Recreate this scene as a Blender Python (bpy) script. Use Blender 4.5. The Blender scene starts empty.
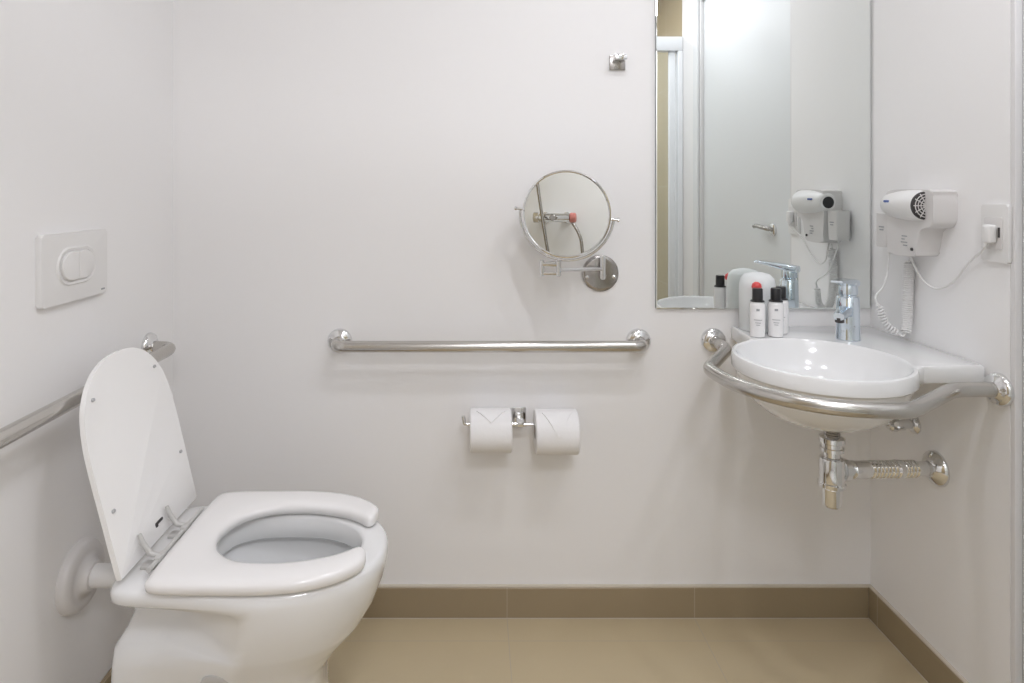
import bpy, bmesh, math, random
from mathutils import Vector, Matrix
random.seed(4)
C = bpy.context.scene.collection
PI = math.pi
# room frame: back wall is the plane Y = 0, the room lies at Y < 0, floor Z = 0.  D = distance from the back wall.
XL, XR, DR, ZC = -0.90, 1.18, 2.80, 2.50      # left wall, right wall, rear wall distance, ceiling

# ------------------------------------------------------------------ materials
def mat(name, col, rough=0.5, metal=0.0, **kw):
    m = bpy.data.materials.new(name); m.use_nodes = True
    b = m.node_tree.nodes['Principled BSDF']
    b.inputs['Base Color'].default_value = (*col, 1)
    b.inputs['Roughness'].default_value = rough
    b.inputs['Metallic'].default_value = metal
    for k, v in kw.items():
        b.inputs[k.replace('_', ' ')].default_value = v
    return m

def noisy(m, scale, amount, col_amount=0.0, stretch=(1, 1, 1), bump=0.0):
    nt = m.node_tree; n = nt.nodes; l = nt.links; b = n['Principled BSDF']
    tc = n.new('ShaderNodeTexCoord'); mp = n.new('ShaderNodeMapping'); mp.inputs['Scale'].default_value = stretch
    no = n.new('ShaderNodeTexNoise'); no.inputs['Scale'].default_value = scale; no.inputs['Detail'].default_value = 4
    l.new(tc.outputs['Object'], mp.inputs[0]); l.new(mp.outputs[0], no.inputs['Vector'])
    r = n.new('ShaderNodeMapRange'); r0 = b.inputs['Roughness'].default_value
    r.inputs['To Min'].default_value = max(0, r0 - amount); r.inputs['To Max'].default_value = r0 + amount
    l.new(no.outputs[0], r.inputs[0]); l.new(r.outputs[0], b.inputs['Roughness'])
    if col_amount:
        c = b.inputs['Base Color'].default_value
        mx = n.new('ShaderNodeMix'); mx.data_type = 'RGBA'
        mx.inputs[6].default_value = tuple(x * (1 - col_amount) for x in c[:3]) + (1,)
        mx.inputs[7].default_value = tuple(min(1, x * (1 + col_amount)) for x in c[:3]) + (1,)
        l.new(no.outputs[0], mx.inputs[0]); l.new(mx.outputs[2], b.inputs['Base Color'])
    if bump:
        bp = n.new('ShaderNodeBump'); bp.inputs['Strength'].default_value = bump; bp.inputs['Distance'].default_value = 0.002
        l.new(no.outputs[0], bp.inputs['Height']); l.new(bp.outputs[0], b.inputs['Normal'])
    return m

def tile_mat(name, c1, c2, grout, size, off, rough, plane='XY'):
    """large square tiles from world position, thin grout lines, soft mottling"""
    m = mat(name, c1, rough); nt = m.node_tree; n = nt.nodes; l = nt.links; b = n['Principled BSDF']
    geo = n.new('ShaderNodeNewGeometry'); sep = n.new('ShaderNodeSeparateXYZ'); l.new(geo.outputs['Position'], sep.inputs[0])
    masks = []
    for ax, o, s in zip(plane, off, size):
        a = n.new('ShaderNodeMath'); a.operation = 'SUBTRACT'; a.inputs[1].default_value = o; l.new(sep.outputs[ax], a.inputs[0])
        p = n.new('ShaderNodeMath'); p.operation = 'PINGPONG'; p.inputs[1].default_value = s / 2; l.new(a.outputs[0], p.inputs[0])
        t = n.new('ShaderNodeMath'); t.operation = 'LESS_THAN'; t.inputs[1].default_value = 0.0013; l.new(p.outputs[0], t.inputs[0])
        masks.append(t)
    mx = n.new('ShaderNodeMath'); mx.operation = 'MAXIMUM'; l.new(masks[0].outputs[0], mx.inputs[0]); l.new(masks[1].outputs[0], mx.inputs[1])
    no = n.new('ShaderNodeTexNoise'); no.inputs['Scale'].default_value = 7; no.inputs['Detail'].default_value = 6; l.new(geo.outputs['Position'], no.inputs['Vector'])
    cm = n.new('ShaderNodeMix'); cm.data_type = 'RGBA'; cm.inputs[6].default_value = (*c1, 1); cm.inputs[7].default_value = (*c2, 1); l.new(no.outputs[0], cm.inputs[0])
    gm = n.new('ShaderNodeMix'); gm.data_type = 'RGBA'; gm.inputs[7].default_value = (*grout, 1)
    l.new(mx.outputs[0], gm.inputs[0]); l.new(cm.outputs[2], gm.inputs[6]); l.new(gm.outputs[2], b.inputs['Base Color'])
    return m

PAINT = noisy(mat('white wall paint', (.875, .865, .862), .6), 60, .04, 0.006, bump=.05)
CEILP = noisy(mat('white ceiling paint', (.90, .89, .89), .7), 60, .04)
DOORP = noisy(mat('pale grey door lacquer', (.74, .76, .77), .4), 20, .03)
CASE = noisy(mat('white frame lacquer', (.78, .79, .80), .35), 20, .03)
JAMB = noisy(mat('light grey jamb lacquer', (.74, .73, .73), .45), 20, .03)
FLOOR = tile_mat('beige brown floor tile', (.50, .41, .262), (.54, .445, .29), (.46, .39, .29), (.556, .60), (.095, -.104), .30)
SKIRT = tile_mat('beige brown skirting tile', (.31, .245, .155), (.34, .268, .172), (.42, .35, .26), (.556, .60), (.095, -.05), .32, 'XY')
SHOWT = tile_mat('tan shower tile', (.40, .33, .20), (.43, .35, .22), (.52, .47, .36), (.60, .60), (-2.0, 1.29), .3, 'YZ')
REART = noisy(mat('white glazed rear wall', (.86, .85, .84), .25), 4, .03)
CERAM = noisy(mat('white glazed ceramic', (.84, .84, .838), .14, Coat_Weight=.5, Coat_Roughness=.04), 5, .02)
SEATP = noisy(mat('white seat plastic', (.86, .845, .835), .16), 8, .03)
LIDP = noisy(mat('white lid plastic', (.93, .92, .91), .22), 8, .03)
PLAS = noisy(mat('white plastic', (.80, .79, .78), .3), 20, .04)
PLAS2 = noisy(mat('off white plastic', (.70, .68, .67), .35), 20, .04)
HINGE = noisy(mat('greyed hinge plastic', (.55, .54, .52), .3), 20, .05)
STEEL = noisy(mat('brushed stainless steel', (.58, .56, .53), .23, 1.0), 300, .02)
CHROME = noisy(mat('polished chrome', (.78, .78, .78), .07, 1.0), 200, .01)
DCHROME = noisy(mat('dull chrome', (.42, .40, .38), .2, 1.0), 200, .01)
TAPM = noisy(mat('reflection tinted chrome', (.74, .82, .90), .10, 1.0), 200, .01)  # blue of the tap's reflections is put into this chrome colour
MIRROR = mat('mirror silver', (.86, .885, .87), .0, 1.0)
MEDGE = mat('green glass edge', (.12, .17, .15), .15)
PAPER = noisy(mat('toilet tissue', (.86, .85, .85), .9), 120, .05, .01, bump=.25)
CARD = noisy(mat('cardboard core', (.25, .21, .16), .9), 60, .05)
BLACK = noisy(mat('black plastic', (.018, .018, .02), .3), 20, .05)
DARK = noisy(mat('dark grille', (.05, .045, .045), .5), 20, .05)
RED = noisy(mat('red plastic', (.72, .08, .08), .3), 20, .05)
PINK = noisy(mat('faded red plastic', (.55, .20, .17), .35), 20, .03)
BLUE = mat('blue print', (.10, .16, .42), .4)
GREYP = mat('grey print', (.33, .34, .35), .5)
LBODY = noisy(mat('white bottle plastic', (.86, .85, .85), .25), 20, .04)
RUBBER = noisy(mat('grey rubber', (.45, .45, .46), .6), 20, .05)
GLASS = mat('clear glass', (.93, .97, .95), .02, 0, Transmission_Weight=1.0, IOR=1.45)
FROST = mat('frosted tumbler', (.95, .975, .98), .4, 0, Transmission_Weight=.2, IOR=1.2)
WATER = mat('toilet water', (.88, .93, .94), .02, 0, Transmission_Weight=.8, IOR=1.33)
ALU = noisy(mat('white aluminium', (.80, .82, .84), .35), 20, .04)
LAMP = mat('lamp diffuser', (1, 1, 1), .5, 0, Emission_Strength=6.0)
LAMP.node_tree.nodes['Principled BSDF'].inputs['Emission Color'].default_value = (1, .96, .90, 1)

# ------------------------------------------------------------------ mesh helpers
def V(*a): return Vector(a)
def P(x, d, z): return Vector((x, -d, z))          # point from x, distance to the back wall, height

def box(bm, lo, hi, bevel=0.0, seg=2, rot=None):
    lo, hi = Vector(lo), Vector(hi)
    lo, hi = Vector(map(min, lo, hi)), Vector(map(max, lo, hi))
    r = bmesh.ops.create_cube(bm, size=1.0)
    vs = r['verts']; c = (lo + hi) / 2; s = hi - lo
    for v in vs:
        v.co = Vector((v.co.x * s.x, v.co.y * s.y, v.co.z * s.z))
    if rot is not None:
        for v in vs: v.co = rot @ v.co
    for v in vs: v.co += c
    if bevel:
        es = list({e for v in vs for e in v.link_edges})
        bmesh.ops.bevel(bm, geom=es, offset=bevel, segments=seg, profile=.5, affect='EDGES', clamp_overlap=True)

def rings(bm, rs, cap0=True, cap1=True, closed=True):
    L = [[bm.verts.new(p) for p in r] for r in rs]
    n = len(L[0])
    for a, b in zip(L, L[1:]):
        for i in range(n if closed else n - 1):
            j = (i + 1) % n
            try: bm.faces.new((a[i], a[j], b[j], b[i]))
            except ValueError: pass
    if cap0: bm.faces.new(L[0][::-1])
    if cap1: bm.faces.new(L[-1])
    return L

def frames(pts):
    pts = [Vector(p) for p in pts]; T = []
    for i in range(len(pts)):
        a = pts[max(0, i - 1)]; b = pts[min(len(pts) - 1, i + 1)]
        T.append((b - a).normalized())
    up = Vector((0, 0, 1)) if abs(T[0].z) < .9 else Vector((1, 0, 0))
    N = [(up - up.dot(T[0]) * T[0]).normalized()]
    for i in range(1, len(pts)):
        v = N[-1] - N[-1].dot(T[i]) * T[i]
        N.append(v.normalized())
    return pts, T, N

def tube(bm, pts, rad, seg=20, cap=True):
    pts, T, N = frames(pts); rs = []
    for i, p in enumerate(pts):
        r = rad[i] if isinstance(rad, (list, tuple)) else rad
        B = T[i].cross(N[i])
        rs.append([p + r * (math.cos(a) * N[i] + math.sin(a) * B) for a in [2 * PI * k / seg for k in range(seg)]])
    rings(bm, rs, cap, cap)

def fillet(pts, r, n=8):
    pts = [Vector(p) for p in pts]; out = [pts[0]]
    for i in range(1, len(pts) - 1):
        p = pts[i]; a = pts[i - 1] - p; b = pts[i + 1] - p
        t = min(r, a.length * .48, b.length * .48)
        A = p + a.normalized() * t; B = p + b.normalized() * t
        for k in range(n + 1):
            u = k / n; out.append((1 - u) ** 2 * A + 2 * u * (1 - u) * p + u * u * B)
    out.append(pts[-1]); return out

def spline(pts, n=8, closed=False):
    pts = [Vector(p) for p in pts]; m = len(pts); out = []
    for i in range(m if closed else m - 1):
        g = (lambda k: pts[k % m]) if closed else (lambda k: pts[min(max(k, 0), m - 1)])
        p0, p1, p2, p3 = g(i - 1), g(i), g(i + 1), g(i + 2)
        for k in range(n):
            t = k / n
            out.append(.5 * ((2 * p1) + (p2 - p0) * t + (2 * p0 - 5 * p1 + 4 * p2 - p3) * t * t + (3 * p1 - p0 - 3 * p2 + p3) * t ** 3))
    if not closed: out.append(pts[-1])
    return out

def lathe(bm, origin, axis, prof, seg=32, cap0=True, cap1=True):
    """prof: list of (distance along axis, radius)"""
    axis = Vector(axis).normalized(); origin = Vector(origin)
    up = Vector((0, 0, 1)) if abs(axis.z) < .9 else Vector((1, 0, 0))
    n = (up - up.dot(axis) * axis).normalized(); b = axis.cross(n)
    rings(bm, [[origin + axis * h + r * (math.cos(a) * n + math.sin(a) * b) for a in [2 * PI * k / seg for k in range(seg)]] for h, r in prof], cap0, cap1)

def prism(bm, outline, thick, bevel=0.0, seg=3):
    """outline: 3D points of a planar loop, thick: extrusion vector"""
    thick = Vector(thick)
    L = rings(bm, [[Vector(p) for p in outline], [Vector(p) + thick for p in outline]])
    if bevel:
        es = []
        for loop in L:
            for i in range(len(loop)):
                e = bm.edges.get((loop[i], loop[(i + 1) % len(loop)]))
                if e: es.append(e)
        bmesh.ops.bevel(bm, geom=es, offset=bevel, segments=seg, profile=.5, affect='EDGES', clamp_overlap=True)

def rrect(w, h, r, n=6):
    out = []
    for cx, cy, a0 in ((w / 2 - r, h / 2 - r, 0), (-w / 2 + r, h / 2 - r, 90), (-w / 2 + r, -h / 2 + r, 180), (w / 2 - r, -h / 2 + r, 270)):
        for k in range(n + 1):
            a = math.radians(a0 + 90 * k / n); out.append((cx + r * math.cos(a), cy + r * math.sin(a)))
    return out

def helix(path, R, pitch, per=12, ramp=1.0):
    pts = spline(path, 24); 
    fine = [pts[0]]; 
    total = sum((b - a).length for a, b in zip(pts, pts[1:])); turns = total / pitch; n = int(turns * per)
    acc = [0]
    for a, b in zip(pts, pts[1:]): acc.append(acc[-1] + (b - a).length)
    pp, T, N = frames(pts); out = []; j = 0
    for i in range(n + 1):
        s = total * i / n
        while j < len(acc) - 2 and acc[j + 1] < s: j += 1
        u = (s - acc[j]) / max(1e-9, acc[j + 1] - acc[j])
        p = pp[j].lerp(pp[j + 1], u); nn = N[j].lerp(N[j + 1], u).normalized(); t = T[j].lerp(T[j + 1], u).normalized(); b = t.cross(nn)
        ang = 2 * PI * turns * i / n
        k = min(1, i / (per * ramp), (n - i) / (per * ramp))
        out.append(p + R * k * (math.cos(ang) * nn + math.sin(ang) * b))
    return out

def root_of(o):
    while o.parent: o = o.parent
    return o

def obj(name, bm, m, parent=None, smooth=40, loc=None):
    bmesh.ops.remove_doubles(bm, verts=bm.verts, dist=1e-6)
    bmesh.ops.recalc_face_normals(bm, faces=bm.faces)
    me = bpy.data.meshes.new(name); o = bpy.data.objects.new(name, me); C.objects.link(o)
    org = Vector(loc) if loc is not None else (root_of(parent).location if parent else Vector((0, 0, 0)))
    bmesh.ops.translate(bm, verts=bm.verts, vec=-org)
    if smooth:
        for f in bm.faces: f.smooth = True
        lim = math.radians(smooth)
        for e in bm.edges:
            if len(e.link_faces) == 2 and e.calc_face_angle(0) > lim: e.smooth = False
    bm.to_mesh(me); bm.free()
    me.materials.append(m)
    if parent: o.parent = parent
    elif loc is not None: o.location = loc
    return o

def thing(name, label, cat, loc, group=None):
    o = bpy.data.objects.new(name, None); C.objects.link(o); o.empty_display_size = .05
    o.location = loc; o['label'] = label; o['category'] = cat
    if group: o['group'] = group
    return o
def tag(o, label, cat, group=None):
    o['label'] = label; o['category'] = cat
    if group: o['group'] = group
    return o
def struct(name, bm, m, label, cat='structure', smooth=0):
    o = obj(name, bm, m, None, smooth); o['kind'] = 'structure'; o['label'] = label; o['category'] = cat
    return o
def N(): return bmesh.new()

# ------------------------------------------------------------------ the room
DA, DB, ZD = .482, 1.44, 2.29          # doorway in the right wall
b = N(); box(b, P(XL - .1, -.1, -.1), P(XR + .25, DR + .1, 0)); struct('floor', b, FLOOR, 'beige brown tiled floor with thin pale joints', 'floor')
b = N(); box(b, P(XL - .1, -.1, ZC), P(XR + .25, DR + .1, ZC + .1)); struct('ceiling', b, CEILP, 'white ceiling above the bathroom', 'ceiling')
b = N(); box(b, P(XL - .1, -.1, 0), P(XR + .2, 0, ZC)); struct('wall_back', b, PAINT, 'white back wall with grab bar, hook and mirror', 'wall')
b = N(); box(b, P(XL - .1, 0, 0), P(XL, 1.70, ZC)); struct('wall_left', b, PAINT, 'white left wall with the flush plate', 'wall')
b = N()
box(b, P(XR, 0, 0), P(XR + .2, DA, ZC)); box(b, P(XR, DA, ZD), P(XR + .2, DB, ZC)); box(b, P(XR, DB, 0), P(XR + .2, 1.70, ZC))
struct('wall_right', b, PAINT, 'white right wall with hair dryer, socket and doorway', 'wall')
b = N(); box(b, P(XR, 1.70, 0), P(XR + .2, DR, ZC)); struct('wall_shower_right', b, SHOWT, 'tan tiled shower wall seen in the big mirror', 'wall')
b = N(); box(b, P(XL - .1, 1.70, 0), P(XL, DR, ZC)); struct('wall_shower_left', b, SHOWT, 'tan tiled left wall of the shower', 'wall')
b = N(); box(b, P(XL - .1, DR, 0), P(XR + .2, DR + .1, ZC)); struct('wall_rear', b, REART, 'white glazed rear wall behind the shower mixer', 'wall')
# skirting
def skirt(name, lo, hi, label):
    b = N(); box(b, lo, hi, .002, 1); struct(name, b, SKIRT, label, 'baseboard')
skirt('baseboard_back', P(XL + .012, 0, 0), P(XR - .012, .012, .09), 'brown tile skirting along the back wall')
skirt('baseboard_left', P(XL, 0, 0), P(XL + .012, 1.70, .09), 'brown tile skirting along the left wall')
skirt('baseboard_right', P(XR - .012, 0, 0), P(XR, DA, .09), 'brown tile skirting along the right wall under the basin')
def joint(name, lo, hi, label):
    b = N(); box(b, lo, hi); struct(name, b, JOINT, label, 'trim')
JOINT = noisy(mat('pale joint sealant', (.60, .54, .45), .6), 30, .05)
b = N(); box(b, P(XL + .012, .0, .0905), P(XR - .012, .011, .094)); struct('trim_1', b, JOINT, 'pale joint line on top of the back skirting', 'trim')
b = N(); box(b, P(XR - .011, .0, .0905), P(XR, DA, .094)); struct('trim_2', b, JOINT, 'pale joint line on top of the right skirting', 'trim')
b = N(); box(b, P(XL + .012, .012, .0), P(XR - .012, .0145, .0012)); struct('trim_3', b, JOINT, 'pale joint between the floor and the back skirting', 'trim')
b = N(); box(b, P(XR - .0145, .012, .0), P(XR - .012, DA, .0012)); struct('trim_4', b, JOINT, 'pale joint between the floor and the right skirting', 'trim')

# door in the right wall (seen in the mirror), its jamb shows at the right edge of the picture
b = N()
box(b, P(XR + .001, DA - .0, 0), P(XR + .10, DA + .012, ZD), .002); box(b, P(XR + .001, DB - .03, 0), P(XR + .10, DB, ZD), .002)
box(b, P(XR + .001, DA + .012, ZD - .03), P(XR + .10, DB - .03, ZD), .002)
dj = struct('trim_5', b, JAMB, 'pale grey door jamb at the right edge of the room', 'door frame')
b = N()
box(b, P(XR - .012, DB - .01, 0), P(XR, DB + .055, ZD + .05), .003)
box(b, P(XR - .012, DA - .0, ZD), P(XR, DB - .01, ZD + .05), .003)
struct('trim_6', b, CASE, 'white casing round the far side of the doorway', 'door frame')
b = N(); box(b, P(XR + .016, DA + .014, .008), P(XR + .056, DB - .032, ZD - .032), .002)
door = struct('door_1', b, DOORP, 'pale grey flush door with a chrome lever in the right wall', 'door')
b = N(); lathe(b, P(XR + .016, DA + .17, 1.11), (-1, 0, 0), [(0, .025), (.006, .025), (.008, .022)])
obj('door_rose', b, CHROME, door)
b = N(); tube(b, fillet([P(XR + .03, DA + .17, 1.11), P(XR - .012, DA + .17, 1.115), P(XR - .014, DA + .26, 1.122), P(XR - .012, DA + .28, 1.118)], .018), .009, 12)
obj('door_handle', b, DCHROME, door)

# shower enclosure front (spans the room overhead at D = 1.70), seen in the big mirror
scr = thing('shower_screen', 'white framed glass shower screen reflected at the mirror\'s left edge', 'shower screen', P(XR - .3, 1.70, 0))
b = N(); box(b, P(XL + .002, 1.68, 2.06), P(XR - .002, 1.74, 2.14), .004); obj('top_rail', b, ALU, scr)
b = N(); box(b, P(XR - .03, 1.68, 0), P(XR - .002, 1.74, 2.06), .003); obj('post', b, ALU, scr)
b = N(); box(b, P(XR - .075, 1.70, .05), P(XR - .04, 1.725, 2.06), .003); obj('stile', b, ALU, scr)
b = N(); box(b, P(.50, 1.708, .05), P(XR - .078, 1.714, 2.055)); obj('glass_pane', b, GLASS, scr, 0)
b = N(); box(b, P(.47, 1.70, .05), P(.499, 1.725, 2.06), .003); obj('stile', b, ALU, scr)

# shower mixer on the rear wall (seen small in the shaving mirror)
TX, TZ = -.30, 1.22
sm = thing('shower_mixer', 'chrome shower mixer with red knob and hoses reflected in the round mirror', 'shower mixer', P(TX, DR, TZ))
b = N()
for s in (-1, 1): lathe(b, P(TX - .13 + s * .06, DR, TZ - .02), (0, 1, 0), [(0, .03), (.008, .03), (.02, .014), (.06, .014)])
tube(b, [P(TX - .215, DR - .06, TZ - .02), P(TX - .045, DR - .06, TZ - .02)], .024, 20)
lathe(b, P(TX - .215, DR - .06, TZ - .02), (-1, 0, 0), [(0, .024), (.004, .03), (.03, .03), (.034, .024)])
obj('mixer_body', b, CHROME, sm)
b = N(); lathe(b, P(TX - .043, DR - .06, TZ - .02), (1, 0, 0), [(0, .024), (.004, .028), (.028, .026), (.032, .020)]); obj('temperature_knob', b, PINK, sm)
b = N(); lathe(b, P(TX - .13, DR - .085, TZ - .02), (0, 1, 0), [(0, .010), (.008, .018), (.026, .018), (.030, .014)]); obj('flow_knob', b, DCHROME, sm)
b = N(); tube(b, spline([P(TX - .27, DR - .05, TZ + .62), P(TX - .24, DR - .1, TZ + .35), P(TX - .19, DR - .13, TZ + .02), P(TX - .12, DR - .13, TZ - .35), P(TX - .05, DR - .1, TZ - .55)], 10), .009, 10); obj('shower_hose', b, DCHROME, sm)
b = N(); tube(b, spline([P(TX - .03, DR - .06, TZ - .045), P(TX + .02, DR - .07, TZ - .15), P(TX + .02, DR - .08, TZ - .35), P(TX - .05, DR - .1, TZ - .55)], 10), .009, 10); obj('hose', b, DCHROME, sm)
b = N(); tube(b, [P(TX - .27, DR - .05, TZ + .60), P(TX - .27, DR - .06, TZ + .74)], .012, 12)
lathe(b, P(TX - .27, DR - .05, TZ + .76), (0, 1, -.5), [(-.02, .012), (0, .04), (.02, .042)]); obj('hand_shower', b, CHROME, sm)
b = N(); tube(b, [P(TX - .27, DR, TZ + .66), P(TX - .27, DR - .05, TZ + .66)], .014, 12); obj('bracket', b, CHROME, sm)

# added white tray, out of view, to whiten reflections in the chrome trap
b = N(); prism(b, [P(x_, d_, 0.0005) for x_, d_ in ((XL + .004, 1.76), (XR - .004, 1.76), (XR - .004, DR - .004), (XL + .004, DR - .004))], V(0, 0, .035), .006)
lathe(b, P(.1, 2.45, .0345), (0, 0, 1), [(0, .05), (.003, .05), (.004, .045)], 28)
o = obj('added_shower_tray', b, CERAM, None, 40, P(.14, 2.28, 0)); tag(o, 'added unseen white shower tray, whitening reflections in the chrome', 'shower tray')

sm.scale = (1.3, 1.0, 1.3); sm.location.y -= .0005
# ------------------------------------------------------------------ toilet
YC = -.464
def egg(z, xb, xf, w, xc=-.46, nb=6, nf=2.2, wb=None, n=72):
    out = []
    for k in range(n):
        a = 2 * PI * k / n; c, s = math.cos(a), math.sin(a)
        e = nf if c > 0 else nb
        x = xc + (xf - xc if c > 0 else xc - xb) * math.copysign(abs(c) ** (2 / e), c)
        y = w * math.copysign(abs(s) ** (2 / e), s)
        if wb is not None:
            t = min(1, max(0, (x + .64) / .16)); t = t * t * (3 - 2 * t)
            y *= (wb + (w - wb) * t) / w
        out.append(V(x, YC + y, z))
    return out
toilet = thing('toilet', 'white toilet with raised lid against the left wall', 'toilet', P(-.5, .46, 0))
R = [egg(0, -.765, -.325, .125, -.5, 12, 3, .125), egg(.02, -.765, -.325, .125, -.5, 12, 3, .125), egg(.12, -.762, -.335, .122, -.5, 12, 3, .122), egg(.22, -.758, -.335, .122, -.5, 12, 2.8, .120),
     egg(.25, -.757, -.318, .128, -.5, 12, 2.6, .120), egg(.29, -.755, -.283, .145, -.49, 12, 2.3, .120), egg(.322, -.752, -.252, .159, -.48, 10, 2.2, .120),
     egg(.334, -.744, -.243, .164, -.48, 10, 2.2, .106), egg(.345, -.740, -.238, .167, -.48, 10, 2.2, .086), egg(.37, -.732, -.222, .175, -.47, 8, 2.2, .076), egg(.42, -.722, -.203, .185, -.46, 8, 2.2, .080), egg(.438, -.720, -.199, .187, -.46, 8, 2.2, .105),
     egg(.446, -0.732, -.197, .188, -.46, 9, 2.2, .166), egg(.455, -0.736, -.196, .1885, -.46, 9, 2.2, .174), egg(.470, -0.736, -.197, .188, -.46, 9, 2.2, .174), egg(.477, -0.733, -.201, .184, -.46, 9, 2.2, .171), egg(.480, -.730, -.209, .176, -.46, 9, 2.2, .165),
     egg(.4805, -.60, -.245, .128, -.43, 3, 2.2), egg(.478, -.592, -.252, .121, -.43, 3, 2.2), egg(.472, -.588, -.256, .118, -.43, 3, 2.2), egg(.430, -.585, -.258, .116, -.43, 3, 2.2), egg(.425, -.588, -.254, .120, -.43, 3, 2.2), egg(.424, -.60, -.24, .135, -.43, 3, 2.2),
     egg(.415, -.605, -.237, .140, -.43, 2.6, 2.2), egg(.36, -.59, -.255, .128, -.43, 2.4, 2.2), egg(.30, -.54, -.30, .095, -.42, 2.2, 2.2), egg(.24, -.49, -.35, .06, -.42, 2, 2), egg(.19, -.46, -.38, .035, -.42, 2, 2)]
b = N(); rings(b, R); bowl = obj('bowl', b, CERAM, toilet, 50)
b = N(); w = egg(.30, -.5405, -.2995, .0955, -.42, 2.2, 2.2); rings(b, [[p - V(0, 0, .004) for p in w], w]); obj('water', b, WATER, toilet, 30)
for s in (1, -1):
    b = N(); lathe(b, V(-.524, YC + s * .128, .266), (0, s, -.22), [(0, .033), (.010, .033), (.0125, .029), (.0127, .012), (.011, .008)], 24); o = obj('bolt_cap', b, HINGE, toilet)

# seat : horseshoe with rounded section, open at the front
ctl = [  # outer (x, y), inner (x, y)
    ((-.650, 0), (-.568, 0)), ((-.650, .060), (-.563, .032)), ((-.650, .120), (-.548, .063)), ((-.648, .162), (-.528, .083)), ((-.640, .181), (-.503, .098)), ((-.61, .188), (-.475, .108)),
    ((-.52, .190), (-.435, .113)), ((-.43, .190), (-.39, .112)), ((-.35, .181), (-.345, .103)), ((-.292, .161), (-.305, .090)), ((-.258, .138), (-.276, .074)), ((-.240, .120), (-.258, .060))]
half = [(Vector(o), Vector(i)) for o, i in ctl]
full = [(V(o.x, -o.y), V(i.x, -i.y)) for o, i in half[:0:-1]] + half
def spl2(L, n=5):
    a = spline([Vector((p.x, p.y, 0)) for p in L], n); return a
O = spl2([f[0] for f in full]); I = spl2([f[1] for f in full])
S = []; NS = 24; zt, zb = .513, .4815
def section(o, i, k=1.0, shift=None):
    mid = (o + i) / 2; hw = (i - o) / 2; out = []
    for q in range(NS):
        a = 2 * PI * q / NS; c, s = math.cos(a), math.sin(a)
        u = math.copysign(abs(c) ** (2 / 3.0), c); v = math.copysign(abs(s) ** (2 / 2.4), s)
        h0 = (zt + zb) / 2
        if v < 0: v = math.copysign(abs(s) ** (2 / 5), s)
        p = mid + hw * u * k + (shift or Vector())
        out.append(V(p.x, YC - .001 + p.y, h0 + v * (zt - zb) / 2 * (.35 + .65 * k)))
    return out
YS = -.006
def tipsec(o, i, o2, i2):
    d = ((o + i) / 2 - (o2 + i2) / 2).normalized(); L = []
    for a in (75, 60, 42, 22): L.append(section(o, i, math.sin(math.radians(90 - a)) ** .8, d * .024 * math.sin(math.radians(a))))
    return L
S += tipsec(O[0], I[0], O[1], I[1]) + [section(o, i) for o, i in zip(O, I)] + tipsec(O[-1], I[-1], O[-2], I[-2])[::-1]
b = N(); rings(b, S); obj('seat', b, SEATP, toilet, 60)
# lid : leaning back towards the wall, plane x = -.70 - .25 (z - .5)
ul = V(-.25, 0, 1).normalized(); nl = V(1, 0, .25).normalized(); lo = V(-.700, -.455, .497)
def lidp(v, y, n=0): return lo + ul * v + V(0, y, 0) + nl * n
half = [(.0, .160), (.002, .164), (.010, .167), (.12, .169), (.22, .171), (.28, .168), (.333, .155), (.372, .130), (.401, .095), (.417, .055), (.423, .018)]
hv = spline([V(v, y, 0) for v, y in half], 4)
outl = [lidp(p.x, p.y) for p in hv] + [lidp(p.x, -p.y) for p in hv[::-1]]
b = N(); prism(b, outl, -nl * .011, .0035); lid = obj('lid', b, LIDP, toilet, 50)
for v, y in ((.352, .122), (.352, -.122), (.128, .143), (.128, -.143)):
    b = N()
    for_ = rrect(.010, .007, .003, 3); prism(b, [lidp(v + q, y + p, -.001) for p, q in for_], nl * .0045, .001, 1); obj('bumper', b, RUBBER, lid)
b = N(); prism(b, [lidp(.032 + q, -.004 + p, -.001) for p, q in rrect(.026, .006, .0028, 3)], nl * .0022)
prism(b, [lidp(.030 + q, -.018 + p, -.001) for p, q in rrect(.009, .010, .003, 3)], nl * .0024); lg = obj('logo', b, DARK, lid); lg['label'] = 'dark maker\'s mark on the lid'
# hinges
b = N(); tube(b, [V(-.661, YC - .130, .499), V(-.661, YC + .115, .499)], .0055, 12); obj('hinge_rod', b, HINGE, toilet)
for yy in (-.085, .03):
    b = N()
    box(b, V(-.697, YC + yy - .013, .480), V(-.650, YC + yy + .013, .4865), .002)
    box(b, V(-.668, YC + yy - .016, .4865), V(-.653, YC + yy + .016, .507), .004)
    tube(b, [V(-.661, YC + yy, .503), V(-.682, YC + yy, .508), V(-.697, YC + yy, .530), V(-.704, YC + yy, .548)], [.006, .006, .0055, .004], 10)
    obj('hinge', b, HINGE, toilet)
# inlet pipe and its wall cover
b = N(); tube(b, [V(-.885, -.447, .398), V(-.715, -.447, .398)], .0245, 24)
lathe(b, V(-.752, -.447, .398), (1, 0, 0), [(0, .0255), (.002, .030), (.018, .030), (.02, .0255)]); obj('inlet_pipe', b, PLAS, toilet)
b = N(); lathe(b, V(XL, -.447, .398), (1, 0, 0), [(0, .0755), (.008, .0755), (.016, .073), (.021, .068), (.023, .056), (.022, .050), (.0235, .042), (.032, .034), (.040, .030), (.041, .025)], 48); obj('pipe_cover', b, PLAS2, toilet)

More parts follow.
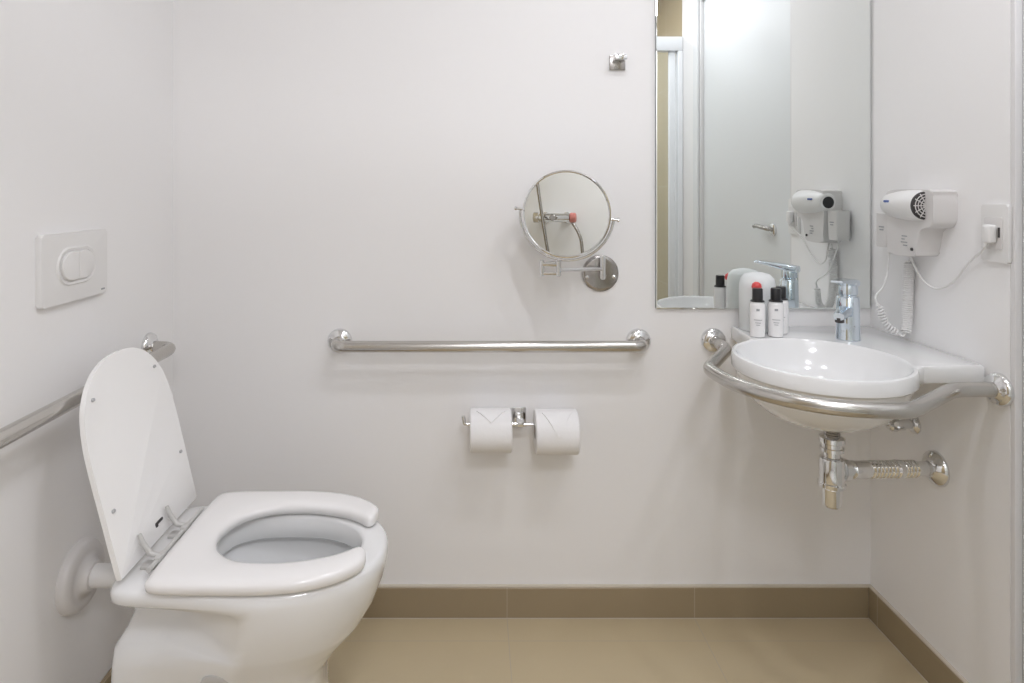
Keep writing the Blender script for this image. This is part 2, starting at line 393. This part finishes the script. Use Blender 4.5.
# ------------------------------------------------------------------ flush plate
fp = thing('flush_plate', 'white dual flush plate on the left wall', 'flush plate', P(XL, .462, 1.02))
def onleft(d, z, n=0): return V(XL + n, -d, z)
fd, fz = .468, 1.101
b = N(); prism(b, [onleft(fd + p, fz + q, .0) for p, q in rrect(.226, .152, .006)], V(.013, 0, 0), .004); obj('plate', b, PLAS, fp, 50)
def cap_ring(w, h, n=10): return rrect(w, h, min(w, h) / 2 - 1e-4, n)
b = N()
A = [onleft(fd + p, fz + .002 + q, .013) for p, q in cap_ring(.138, .086)]; B_ = [onleft(fd + p, fz + .002 + q, .016) for p, q in cap_ring(.131, .079)]
C_ = [onleft(fd + p, fz + .002 + q, .0145) for p, q in cap_ring(.118, .068)]; D_ = [onleft(fd + p, fz + .002 + q, .0125) for p, q in cap_ring(.116, .066)]
rings(b, [A, B_, C_, D_], False, False); obj('button_surround', b, PLAS, fp)
def button(d0, d1, left):
    pts = []
    r = .031
    if left:   # round end towards larger d
        for k in range(13):
            a = -PI / 2 + PI * k / 12; pts.append((d1 - r + r * math.cos(a), r * math.sin(a)))
        pts += [(d0, r), (d0, -r)]
    else:
        for k in range(13):
            a = PI / 2 + PI * k / 12; pts.append((d0 + r + r * math.cos(a), r * math.sin(a)))
        pts += [(d1, -r), (d1, r)]
    return [onleft(p, fz + .002 + q, .012) for p, q in pts]
b = N(); prism(b, button(fd + .001, fd + .056, True), V(.008, 0, 0), .0025); obj('button', b, PLAS, fp)
b = N(); prism(b, button(fd - .056, fd - .001, False), V(.007, 0, 0), .0025); obj('button', b, PLAS, fp)
b = N(); prism(b, [onleft(.372 + p, 1.035 + q, .0129) for p, q in rrect(.014, .004, .0015, 3)], V(.0006, 0, 0)); lg = obj('logo', b, GREYP, fp); lg['label'] = 'small grey maker\'s mark'

# ------------------------------------------------------------------ grab bars
def flange(bm, o, ax, r=.037, t=.0165):
    lathe(bm, o, ax, [(0, r), (.004, r), (.010, r * .93), (.014, r * .75), (.016, t + .004), (.019, t + .001)], 36)
def grab_bar(label, pts, f0, a0, f1, a1, base):
    t = thing('grab_bar', label, 'grab bar', base, None)
    b = N(); tube(b, pts, .0162, 24); obj('rail', b, STEEL, t)
    for f, a in ((f0, a0), (f1, a1)):
        b = N(); flange(b, f, a); obj('wall_flange', b, CHROME, t)
    return t
zb_ = .820
grab_bar('straight steel grab bar on the back wall between mirror and paper rolls', fillet([P(-.403, 0.001, zb_), P(-.403, .068, zb_), P(.487, .068, zb_), P(.487, .001, zb_)], .045, 10), P(-.403, 0, zb_), (0, -1, 0), P(.487, 0, zb_), (0, -1, 0), P(.042, 0, zb_))
zl = .832
grab_bar('steel grab bar on the left wall passing behind the toilet lid', fillet([P(XL + .001, .142, zl + .006), P(XL + .068, .142, zl + .004), P(XL + .066, .98, zl), P(XL + .001, .98, zl)], .042, 10), P(XL, .142, zl + .008), (1, 0, 0), P(XL, .98, zl), (1, 0, 0), P(XL, .55, zl))
zs = .822
arc = [(.345 + .246 * math.cos(math.radians(a)), .345 + .246 * math.sin(math.radians(a))) for a in range(4, 87, 6)]
path = [(.470, .001), (.470, .105), (.597, .298)] + arc + [(.298, .595), (.105, .457), (.001, .457)]
grab_bar('curved steel grab bar wrapping the front of the corner basin', fillet([P(XR - a, d, zs) for a, d in path], .034, 7), P(XR - .470, 0, zs), (0, -1, 0), P(XR, .457, zs), (-1, 0, 0), P(XR - .3, .3, zs))

# ------------------------------------------------------------------ corner basin
ZR = .866; c0 = (.344, .345); RB = .198
def W(a, d, z): return P(XR - a, d, z)
poly = [(.003, .003), (.416, .003), (.428, .150)]
a0 = math.degrees(math.atan2(.170 - c0[1], .449 - c0[0]))
arcp = [(c0[0] + RB * math.cos(math.radians(a)), c0[1] + RB * math.sin(math.radians(a))) for a in [a0 + (90 - 2 * a0) * k / 60 for k in range(61)]]
poly = poly + [(.440, .163)] + arcp + [(.163, .440), (.150, .430), (.003, .420)]
def ray_out(th):
    dx, dy = math.cos(th), math.sin(th); best = None
    for (x1, y1), (x2, y2) in zip(poly, poly[1:] + poly[:1]):
        ex, ey = x2 - x1, y2 - y1; den = dx * ey - dy * ex
        if abs(den) < 1e-12: continue
        t = ((x1 - c0[0]) * ey - (y1 - c0[1]) * ex) / den; u = ((x1 - c0[0]) * dy - (y1 - c0[1]) * dx) / den
        if t > 0 and -1e-6 <= u <= 1 + 1e-6: best = t if best is None else max(best, t)
    return best
TH = sorted({round(2 * PI * k / 144, 6) for k in range(144)} | {round(math.atan2(y - c0[1], x - c0[0]) % (2 * PI), 6) for x, y in poly})
ths = [TH[0]]
for t in TH[1:]:
    if t - ths[-1] > .004: ths.append(t)
TH = ths; RO = [ray_out(t) for t in TH]
def ring(fr, z, drop=None):
    return [W(c0[0] + r * math.cos(t), c0[1] + r * math.sin(t), z) for t, r in zip(TH, [fr(t, ro) for t, ro in zip(TH, RO)])]
cc = lambda r: (lambda t, ro: r)
cut = lambda k: (lambda t, ro: max(ro - k, .19))
basin = thing('corner_basin', 'white ceramic corner basin under the big mirror', 'basin', W(.3, .3, .683))
ext = [(.030, .708), (.060, .710), (.095, .718), (.128, .734), (.155, .757), (.174, .783), (.186, .808), (.192, .826)]
rs = [ring(cc(r), z) for r, z in ext] + [ring(cut(.004), .8265), ring(cut(0), .831), ring(cut(0), .858), ring(cut(.0025), .864), ring(cut(.008), ZR)]
rs += [ring(cc(.1885), ZR - .0004), ring(cc(.186), ZR - .0025), ring(cc(.184), ZR - .009), ring(cc(.176), .838), ring(cc(.160), .805), ring(cc(.128), .772), ring(cc(.08), .752), ring(cc(.035), .744), ring(cc(.022), .741)]
b = N(); rings(b, rs); obj('bowl', b, CERAM, basin, 38)
b = N(); lathe(b, W(.345, .345, .7415), (0, 0, 1), [(0, .024), (.004, .026), (.006, .023), (.0065, .012)], 28); obj('drain', b, CHROME, basin)

# tap
tap = thing('basin_tap', 'chrome single lever tap at the back of the corner basin', 'tap', W(.168, .168, ZR))
to = W(.168, .168, ZR); dv = V(-1, -1, 0).normalized(); sv = V(1, -1, 0).normalized()
b = N(); lathe(b, to, (0, 0, 1), [(0, .030), (.004, .030), (.007, .0290), (.040, .0285), (.112, .0275), (.116, .025)], 32); obj('tap_body', b, TAPM, tap)
b = N(); sp = [to + V(0, 0, .078) + dv * .015, to + V(0, 0, .078) + dv * .045, to + V(0, 0, .075) + dv * .072, to + V(0, 0, .073) + dv * .088]
rr = []
for p, w_, h_ in zip(sp, (.036, .032, .029, .026), (.030, .025, .021, .018)):
    rr.append([p + sv * q + V(0, 0, s) for q, s in rrect(w_, h_, .008, 4)])
rings(b, rr); spout = obj('spout', b, TAPM, tap)
b = N(); lathe(b, sp[2] + V(0, 0, -.006) + dv * .006, (0, 0, -1), [(0, .011), (.012, .011), (.013, .009)], 20); obj('aerator', b, DARK, spout)
b = N(); lathe(b, to + V(0, 0, .1155), (0, 0, 1), [(0, .020), (.005, .020), (.007, .0235), (.026, .0235), (.034, .021)], 28); obj('cartridge_collar', b, TAPM, tap)
b = N(); rr = []
for s, w_, h_, z in ((-.027, .046, .020, .150), (0, .048, .022, .153), (.03, .042, .016, .158), (.07, .034, .009, .163), (.105, .028, .006, .166)):
    p = to + dv * s + V(0, 0, z); rr.append([p + sv * q + V(0, 0, t) for q, t in rrect(w_, h_, h_ * .4, 4)])
rings(b, rr); obj('lever', b, TAPM, tap)
b = N(); box(b, to - dv * .029 + V(-.004, -.004, .02), to - dv * .023 + V(.004, .004, .15), .001); obj('popup_rod', b, CHROME, tap)

# bottle trap and waste pipe
tr = thing('sink_trap', 'chrome bottle trap with corrugated waste pipe below the basin', 'trap', W(.308, .335, .495))
tx = .308; td = .335
b = N(); lathe(b, W(tx, td, .716), (0, 0, -1), [(0, .0185)] + [(.004 + .003 * k, .0185 - .002 * (k % 2)) for k in range(16)] + [(.056, .0165)], 20); obj('tailpiece', b, DCHROME, tr)
b = N(); lathe(b, W(tx, td, .670), (0, 0, -1), [(0, .022), (.003, .0285), (.014, .0285), (.017, .0235), (.026, .0235), (.028, .0265), (.036, .0265), (.039, .0185), (.058, .0185)], 24); obj('coupling_nut', b, CHROME, tr, 25)
b = N(); lathe(b, W(tx, td, .620), (0, 0, -1), [(0, .018), (.004, .027), (.010, .0285), (.060, .0285), (.063, .0312), (.072, .0312), (.076, .022)], 32); obj('trap_body', b, CHROME, tr)
b = N(); lathe(b, W(tx, td, .546), (0, 0, -1), [(0, .0215), (.003, .0228), (.034, .0218), (.044, .0205), (.048, .017), (.050, .011)], 24); obj('trap_cup', b, CHROME, tr, 25)
p0 = W(tx - .022, td - .004, .585); p1 = V(XR - .012, -.268, .560); ax = (p1 - p0)
L = ax.length; prof = [(0, .019), (.001, .026), (.016, .026), (.018, .019), (.021, .017), (.030, .0175), (.034, .021), (.075, .0212), (.080, .0205)]
h = .085
while h < L - .055:
    prof += [(h, .0172), (h + .003, .0212), (h + .006, .0212), (h + .009, .0172)]; h += .011
    if abs(h - .165) < .006: prof += [(h + .003, .0222), (h + .018, .0222)]; h += .022
prof += [(L - .042, .0175), (L, .0175)]
b = N(); lathe(b, p0, ax, prof, 24); obj('corrugated_pipe', b, CHROME, tr)
b = N(); lathe(b, V(XR, -.266, .559), (-1, 0, 0), [(0, .044), (.003, .044), (.010, .040), (.020, .028), (.024, .021), (.030, .019)], 32); obj('wall_flange', b, CHROME, tr)

# angle valve
av = thing('angle_valve', 'small chrome angle valve on the right wall under the basin', 'valve', V(XR, -.185, .642))
b = N(); lathe(b, V(XR, -.185, .642), (-1, 0, 0), [(0, .026), (.003, .026), (.010, .018), (.012, .013), (.030, .013), (.032, .017), (.050, .017), (.052, .012)], 24)
lathe(b, V(XR - .041, -.185, .646), (0, 0, 1), [(0, .010), (.03, .010), (.032, .012), (.045, .012)], 16); obj('valve_body', b, CHROME, av)
b = N(); lathe(b, V(XR - .050, -.185, .642), (-1, 0, 0), [(0, .012), (.003, .021), (.016, .019), (.022, .013), (.023, .006), (.030, .005)], 12); obj('valve_handle', b, CHROME, av, 25)
b = N(); tube(b, spline([V(XR - .041, -.185, .692), V(XR - .045, -.19, .73), V(XR - .07, -.12, .77), V(XR - .11, -.10, .822)], 8), .006, 10); obj('supply_hose', b, DCHROME, av)

# ------------------------------------------------------------------ big mirror
b = N(); mx0, mx1, mz0, mz1 = .538, XR - .007, .918, 2.08
mi = thing('wall_mirror', 'tall frameless mirror in the corner above the basin', 'mirror', P((mx0 + mx1) / 2, 0, mz0))
box(b, P(mx0, .0005, mz0), P(mx1, .0092, mz1)); obj('backing_glass', b, MEDGE, mi, 0)
b = N(); f = [b.verts.new(p) for p in (P(mx0 + .0025, .0098, mz0 + .0025), P(mx1 - .0025, .0098, mz0 + .0025), P(mx1 - .0025, .0098, mz1 - .0025), P(mx0 + .0025, .0098, mz1 - .0025))]
g = [b.verts.new(p) for p in (P(mx0, .0092, mz0), P(mx1, .0092, mz0), P(mx1, .0092, mz1), P(mx0, .0092, mz1))]
b.faces.new(f)
for i in range(4): b.faces.new((f[i], f[(i + 1) % 4], g[(i + 1) % 4], g[i]))
b.faces.new(g[::-1]); obj('silvered_face', b, MIRROR, mi, 0)

# ------------------------------------------------------------------ magnifying mirror
mm = thing('shaving_mirror', 'round chrome magnifying mirror on a folding wall arm', 'mirror', P(.373, 0, 1.022))
cam = V(0, -1.85, 1.27); mc = P(.252, .135, 1.2035)
n = ((cam - mc).normalized() + (P(TX - .10, DR, TZ) - mc).normalized()).normalized()
xa = V(1, 0, -.11); xa = (xa - xa.dot(n) * n).normalized(); za = xa.cross(n) * -1
if za.z < 0: za = -za
def M(u, v, w_=0): return mc + xa * u + za * v + n * w_
RMI = .116
b = N()
def ringpts(R_, w_, k=72): return [M(R_ * math.cos(2 * PI * q / k), R_ * math.sin(2 * PI * q / k), w_) for q in range(k)]
rings(b, [ringpts(RMI - .001, .003), ringpts(RMI + .002, .0055), ringpts(RMI + .0055, .0045), ringpts(RMI + .0065, 0), ringpts(RMI + .0055, -.0095), ringpts(RMI, -.012), ringpts(RMI * .6, -.014), ringpts(.002, -.015)], False, True)
rim = obj('rim', b, CHROME, mm, 50)
b = N(); rings(b, [ringpts(RMI, -.002), ringpts(RMI, .003)], True, True); obj('mirror_glass', b, MIRROR, mm, 30)
RY = .129
b = N(); tube(b, [M(RY * math.cos(math.radians(a)), RY * math.sin(math.radians(a)), -.006 - .014 * math.sin(math.radians(-a))) for a in range(0, -181, -5)], .0042, 12); obj('yoke', b, CHROME, mm)
for s in (1, -1):
    b = N(); lathe(b, M(s * (RMI + .004), 0, -.004), xa * s, [(0, .004), (.018, .004), (.019, .006), (.024, .006), (.025, .004)], 16); obj('pivot_screw', b, CHROME, mm)
yb = M(0, -RY, -.020)
jA = P(.232, .128, 1.052); jB = P(.188, .112, 1.050); jW = P(.375, .030, 1.042)
def post(bm, p, h0, h1, r=.0065): lathe(bm, V(p.x, p.y, p.z + h0), (0, 0, 1), [(0, r - .002), (.002, r), (h1 - h0 - .002, r), (h1 - h0, r - .002)], 16)
b = N(); tube(b, spline([yb, yb + V(-.01, .008, -.006), V(jB.x, jB.y, jB.z + .012)], 6), .005, 10); post(b, jB, -.022, .024); obj('swivel_post', b, CHROME, mm)
b = N(); box(b, V(jB.x, jB.y - .005, jB.z + .006), V(jB.x, jB.y + .005, jB.z + .014)) if False else tube(b, [V(jB.x, jB.y, jB.z + .012), V(jA.x, jA.y, jA.z + .010)], .006, 10)
tube(b, [V(jB.x, jB.y, jB.z - .014), V(jA.x, jA.y, jA.z - .014)], .005, 10); post(b, jA, -.022, .022, .007); obj('inner_arm', b, CHROME, mm)
b = N(); tube(b, [V(jA.x, jA.y, jA.z - .004), V(jW.x, jW.y, jW.z - .004)], .0058, 12); post(b, jW, -.034, .034, .0085); obj('outer_arm', b, CHROME, mm)
b = N(); lathe(b, P(.373, 0, 1.022), (0, -1, 0), [(0, .0545), (.004, .0545), (.008, .050), (.0095, .044)], 48)
wp = obj('wall_plate', b, DCHROME, mm)
b = N(); tube(b, [P(.375, .008, 1.020), P(.375, .030, 1.020)], .009, 14); obj('arm_bracket', b, CHROME, mm)
b = N(); tube(b, [P(.375, .008, 1.058), P(.375, .030, 1.060)], .006, 12); obj('arm_bracket', b, CHROME, mm)
for s in (-1, 1):
    b = N(); lathe(b, P(.373 + s * .040, .009, 1.012), (0, -1, 0), [(0, .0055), (.002, .0055), (.004, .003)], 14); obj('screw', b, CHROME, wp)

# ------------------------------------------------------------------ robe hook
hk = thing('robe_hook', 'small square chrome robe hook high on the back wall', 'hook', P(.424, 0, 1.645))
b = N(); box(b, P(.4005, .0, 1.627), P(.4475, .007, 1.671), .002); obj('hook_plate', b, DCHROME, hk)
b = N(); box(b, P(.408, .006, 1.650), P(.443, .046, 1.658), .002); box(b, P(.408, .040, 1.650), P(.443, .047, 1.666), .002); obj('hook_arm', b, CHROME, hk)

# ------------------------------------------------------------------ toilet roll holder and rolls
rh = thing('toilet_roll_holder', 'chrome double toilet roll holder below the straight grab bar', 'roll holder', P(.130, 0, .60))
b = N(); box(b, P(.108, 0, .566), P(.152, .008, .624), .003); obj('mount_plate', b, CHROME, rh)
b = N(); box(b, P(.120, .007, .592), P(.140, .078, .606), .003); obj('post', b, CHROME, rh)
b = N(); tube(b, fillet([P(.129, .072, .599), P(-.030, .072, .599), P(-.034, .072, .622)], .006, 4), .0055, 12); obj('rail', b, CHROME, rh)
b = N(); tube(b, fillet([P(.131, .072, .5975), P(.300, .072, .5975)], .006, 4), .0045, 12); obj('rail', b, CHROME, rh)
def roll(label, x0, x1, zc_, R_, tipang, tiplen, tilt=0):
    t = thing('toilet_roll', label, 'toilet roll', P((x0 + x1) / 2, .072, zc_ - R_), None)
    rc = .0205; b = N(); K = 56; o_, i_ = [], []
    prof = [(x0 + .001, rc), (x0, rc + .003), (x0, R_ - .004), (x0 + .002, R_ - .001), (x0 + .005, R_), (x1 - .005, R_), (x1 - .002, R_ - .001), (x1, R_ - .004), (x1, rc + .003), (x1 - .001, rc)]
    rings(b, [[V(x, -.072 + r * math.cos(2 * PI * k / K), zc_ + r * math.sin(2 * PI * k / K)) for k in range(K)] for x, r in prof + [prof[0]]], False, False)
    obj('paper', b, PAPER, t, 50)
    b = N(); prof = [(x0 + .0008, rc), (x1 - .0008, rc), (x1 - .0008, rc - .0015), (x0 + .0008, rc - .0015), (x0 + .0008, rc)]
    rings(b, [[V(x, -.072 + r * math.cos(2 * PI * k / K), zc_ + r * math.sin(2 * PI * k / K)) for k in range(K)] for x, r in prof], False, False)
    obj('cardboard_core', b, CARD, t)
    # folded point lying on the front of the roll
    b = N(); xm = (x0 + x1) / 2; hw = (x1 - x0) * .34; rows = []; n_ = 10
    for k in range(n_ + 1):
        u = k / n_; a = math.radians(100) + (tipang) * 0 + u * tiplen
        wv = hw * (1 - u) + .001; row = []
        for j in range(7):
            x = xm + wv * (j / 3 - 1); rr_ = R_ + .0030 + .0012 * u
            row.append(V(x, -.072 - rr_ * math.cos(a - PI / 2 - 0) * 1.0 if False else -.072 - rr_ * math.sin(u * tiplen + tipang), zc_ + rr_ * math.cos(u * tiplen + tipang)))
        rows.append(row)
    top = rows; bot = [[V(p.x, -.072 + (p.y + .072) * (R_ - .001) / (R_ + .0022), zc_ + (p.z - zc_) * (R_ - .001) / (R_ + .0022)) for p in r] for r in rows]
    rings(b, [t_ + list(reversed(u_)) for t_, u_ in zip(top, bot)]); obj('folded_tip', b, PAPER, t, 40)
roll('left toilet roll on the chrome rail, upturned rail end beside it', -.014, .104, .5815, .0605, .25, .65)
roll('right toilet roll with dark core showing, folded point hanging low', .171, .293, .5775, .0620, .30, 1.15)

# ------------------------------------------------------------------ hair dryer, holder, cord
hh = thing('dryer_holder', 'white wall holder carrying the hair dryer beside the mirror', 'holder', V(XR, -.23, 1.10))
def onright(d, z, n=0): return V(XR - n, -d, z)
outl = [(.165, 1.130), (.172, 1.100), (.262, 1.100), (.275, 1.115), (.292, 1.172), (.318, 1.176), (.332, 1.190), (.335, 1.225), (.332, 1.256), (.320, 1.270), (.180, 1.270), (.164, 1.255), (.162, 1.20)]
b = N(); prism(b, [p for p in spline([onright(d, z) for d, z in outl], 5, True)], V(-.060, 0, 0), .008, 4); obj('holder_body', b, PLAS2, hh, 50)
b = N(); 
for i, (dd, zz, w_) in enumerate(((.233, 1.150, .020), (.228, 1.142, .012), (.232, 1.134, .024), (.236, 1.126, .016))):
    prism(b, [onright(dd + p, zz + q, .0595) for p, q in rrect(w_, .003, .0012, 2)], V(-.0012, 0, 0))
obj('print', b, GREYP, hh)
b = N(); lathe(b, onright(.262, 1.118, .055), (-1, 0, 0), [(0, .004), (.008, .004), (.009, .002)], 12); obj('button', b, DARK, hh)
b = N(); tube(b, spline([onright(.20, 1.102, .02), onright(.21, 1.075, .02), onright(.235, 1.035, .014), onright(.28, 1.020, .01), onright(.33, 1.045, .008), onright(.385, 1.100, .012), onright(.428, 1.128, .020), onright(.446, 1.142, .026)], 10), .0028, 10); obj('power_cord', b, PLAS, hh)
b = N(); box(b, onright(.440, 1.150, .0115), onright(.464, 1.192, .030), .005, 3); lathe(b, onright(.448, 1.151, .024), (-.2, .3, -1), [(-.004, .006), (.006, .0055), (.012, .004)], 12); pg = obj('plug', b, PLAS, hh)

hd = thing('hair_dryer', 'white hair dryer with dark round grille resting in its holder', 'hair dryer', V(1.12, -.23, 1.12))
hc0 = V(1.123, -.306, 1.231); hc1 = V(1.134, -.160, 1.230); axh = hc1 - hc0; LH = axh.length
b = N(); lathe(b, hc0, axh, [(0, .030), (.003, .036), (.014, .0390), (.06, .0395), (.10, .0365), (.13, .0325), (LH - .004, .030), (LH, .026)], 40); body = obj('dryer_body', b, PLAS, hd)
b = N(); lathe(b, hc0 - axh.normalized() * .002, axh, [(0, .004), (.0, .028), (.001, .034), (.006, .036)], 40, True, True); gr = obj('air_grille', b, DARK, hd)
b = N()
for r_ in (.008, .015, .022, .029):
    u1 = V(1, 0, 0); u2 = V(0, 0, 1); tube(b, [hc0 - axh.normalized() * .004 + r_ * (math.cos(a) * u1 + math.sin(a) * u2) for a in [2 * PI * k / 24 for k in range(25)]], .0012, 6, False)
for k in range(6):
    a = PI * k / 6; tube(b, [hc0 - axh.normalized() * .004 + s * .033 * (math.cos(a) * V(1, 0, 0) + math.sin(a) * V(0, 0, 1)) for s in (-1, 1)], .0012, 6)
obj('grille_bars', b, PLAS2, gr)
b = N(); lathe(b, hc1 - axh.normalized() * .004, axh, [(0, .019), (.0048, .019), (.005, .016)], 32); obj('outlet_ring', b, BLACK, hd)
b = N()
hb = [(.115, 1.195, .10, 0), ]
hp = [V(1.150, -.131, 1.205), V(1.150, -.130, 1.165), V(1.150, -.127, 1.120), V(1.150, -.126, 1.112)]
rr = [[p + V(q, s, 0) for q, s in rrect(.044, w_, .006, 4)] for p, w_ in zip(hp, (.056, .054, .050, .044))]
rings(b, rr); hdl = obj('side_box', b, PLAS2, hd)  # box at the dryer's far end, read as nozzle bracket rather than handle
b = N(); 
for k, (zz, w_) in enumerate(((1.168, .022), (1.160, .016))):
    o_ = V(1.1285, -.130, zz); prism(b, [V(o_.x, o_.y + p, o_.z + q) for p, q in rrect(w_, .0035, .0014, 2)], V(-.0015, 0, 0))
obj('print', b, GREYP, hdl)
b = N()
for s in (-.006, .006): prism(b, [V(1.1000, -.200 + s + p, 1.240 + q) for p, q in rrect(.009, .006, .0025, 3)], V(-.0065, 0, 0))
obj('logo', b, BLUE, body)
# coiled cord
b = N()
lead = spline([V(1.150, -.130, 1.113), V(1.145, -.135, 1.075), V(1.125, -.145, 1.01), V(1.095, -.155, .980), V(1.098, -.160, .958)], 8)
c1 = helix([V(1.098, -.160, .958), V(1.103, -.165, .935), V(1.112, -.175, .905), V(1.135, -.190, .884)], .0080, .0075, 12)
c2 = helix([V(1.150, -.192, .886), V(1.160, -.186, .925), V(1.163, -.184, 1.00), V(1.163, -.19, 1.080)], .0115, .0056, 14)
tube(b, lead + c1[1:] + spline([c1[-1], V(1.142, -.194, .8790), c2[0]], 4)[1:-1] + c2 + [V(1.163, -.195, 1.106)], .0024, 8); obj('coiled_cord', b, PLAS, hd)

# socket
so = thing('wall_socket', 'white socket plate on the right wall with the dryer plug', 'socket', V(XR, -.451, 1.107))
b = N(); prism(b, [onright(.451 + p, 1.1725 + q) for p, q in rrect(.072, .130, .004)], V(-.009, 0, 0), .003); obj('plate', b, PLAS, so, 50)
b = N(); prism(b, [onright(.451 + p, 1.1725 + q, .008) for p, q in rrect(.048, .072, .004)], V(-.0035, 0, 0), .001); obj('socket_insert', b, PLAS2, so)
b = N(); box(b, onright(.466, 1.164, .008), onright(.470, 1.186, .0135)); obj('switch_gap', b, DARK, so)

# ------------------------------------------------------------------ toiletries on the basin ledge
def bottle(label, x, d, h, capc=BLACK, r=.0195, mark=True):
    t = thing('toiletry_bottle', label, 'bottle', P(x, d, ZR), 'small toiletry bottles on the basin ledge')
    o = P(x, d, ZR + .0003)
    b = N(); hb = h * .73
    lathe(b, o, (0, 0, 1), [(0, r - .003), (.002, r), (hb * .9, r * 1.02), (hb * .97, r * .9), (hb, r * .66)], 28); bo = obj('bottle_body', b, LBODY, t)
    b = N(); lathe(b, o + V(0, 0, hb - .001), (0, 0, 1), [(0, r * .95), (.0025, r * .9), (.004, r * .70), (h - hb - .003, r * .68), (h - hb, r * .6)], 28); obj('cap', b, capc, t)
    if mark:
        for zz, w_, hh_, m_ in ((hb * .78, .008, .006, GREYP),):
            b = N()
            rows = [[V(x + (r * 1.02 + .0006) * math.sin(a), -d - (r * 1.02 + .0006) * math.cos(a), ZR + zz + s) for a in [(-w_ / 2 + w_ * k / 4) / r + (-x) / 2.2 for k in range(5)]] for s in (-hh_ / 2, hh_ / 2)]
            for zz2, w2 in ((hb * .50, .020), (hb * .42, .014), (hb * .36, .010)):
                rows2 = [[V(x + (r * 1.02 + .0006) * math.sin(a), -d - (r * 1.02 + .0006) * math.cos(a), ZR + zz2 + s) for a in [(-w2 / 2 + w2 * k / 4) / r + (-x) / 2.2 for k in range(5)]] for s in (-.0008, .0008)]
                rings(b, rows2, False, False, False)
            obj('label_text', b, m_, bo, 40); b = N(); rings(b, rows, False, False, False)
            obj('label_logo', b, m_, bo)
    return t
bottle('black capped white toiletry bottle, leftmost on the basin ledge', .779, .140, .134)
bottle('black capped white toiletry bottle in the middle, beside the leftmost one', .8305, .138, .134)
bottle('white toiletry bottle with black cap, rightmost and furthest back of the three', .864, .098, .132)
t = thing('red_capped_vial', 'small vial with a round red cap behind the leftmost bottle', 'vial', P(.793, .104, ZR))
b = N(); lathe(b, P(.793, .104, ZR + .0003), (0, 0, 1), [(0, .008), (.002, .010), (.10, .010), (.112, .006), (.123, .005)], 20); obj('vial_body', b, LBODY, t)
b = N(); lathe(b, P(.793, .104, ZR + .122), (0, 0, 1), [(0, .006), (.003, .0115), (.010, .0135), (.018, .0115), (.023, .005)], 20); obj('cap', b, RED, t)
b = N(); lathe(b, P(.818, 0.053, ZR + .0003), (0, 0, 1), [(0, .046), (.002, .048), (.09, .050), (.130, .049), (.148, .045), (.160, .034), (.165, .016)], 40)
o = obj('tumbler', b, FROST, None, 50, P(.818, 0.053, ZR)); tag(o, 'frosted upturned tumbler against the mirror behind the bottles', 'tumbler')

# ------------------------------------------------------------------ ceiling lights and added fill lamps
def downlight(label, x, d, power, size, col=(.985, 1.0, 1.07)):
    t = thing('ceiling_downlight', label, 'ceiling light', P(x, d, ZC))
    b = N(); lathe(b, P(x, d, ZC), (0, 0, -1), [(-.002, .075), (.004, .075), (.006, .070), (.004, .058), (.002, .056)], 36, False, False); obj('trim_ring', b, CASE, t)
    b = N(); lathe(b, P(x, d, ZC - .002), (0, 0, -1), [(0, .056), (.001, .056)], 36); obj('diffuser', b, LAMP, t)
    l = bpy.data.lights.new('downlight', 'AREA'); l.shape = 'DISK'; l.size = size; l.energy = power; l.color = col
    lo_ = bpy.data.objects.new('lamp', l); C.objects.link(lo_); lo_.parent = t; lo_.location = (0, 0, -.012)
downlight('round ceiling downlight nearest the toilet, left of the basin', .28, .98, 5.0, .10)
downlight('round ceiling downlight in front of the basin', .92, 1.02, 3.6, .10)
downlight('round ceiling downlight above the basin mirror', .80, .32, .5, .10)
downlight('added ceiling lamp beside the shower rail, brightening the toilet lid', .75, 1.48, 3.5, .20)  # added lamp, placed to the right to brighten the raised lid
downlight('added round fill lamp on the shower ceiling, out of view', .20, 2.35, 21, .50)  # added fill behind the camera, lifts the lower walls

w = bpy.data.worlds.new('World'); bpy.context.scene.world = w; w.use_nodes = True
w.node_tree.nodes['Background'].inputs[0].default_value = (.9, .92, 1, 1); w.node_tree.nodes['Background'].inputs[1].default_value = .3

# ------------------------------------------------------------------ camera
cd = bpy.data.cameras.new('camera'); co = bpy.data.objects.new('camera', cd); C.objects.link(co)
co.location = cam; co.rotation_euler = (PI / 2, 0, 0)
cd.sensor_width = 36; cd.lens = 36 * 620 / 1024
cd.shift_x = (512 - 475) / 1024; cd.shift_y = -(341.5 - 190) / 1024; cd.clip_start = .02
s = bpy.context.scene; s.camera = co
s.view_settings.view_transform = 'Standard'; s.view_settings.look = 'None'; s.view_settings.gamma = 1; s.view_settings.use_curve_mapping = False
s.view_settings.exposure = -0.15
s.cycles.max_bounces = 12; s.cycles.diffuse_bounces = 6; s.cycles.glossy_bounces = 6; s.cycles.transmission_bounces = 8
s.cycles.use_denoising = True
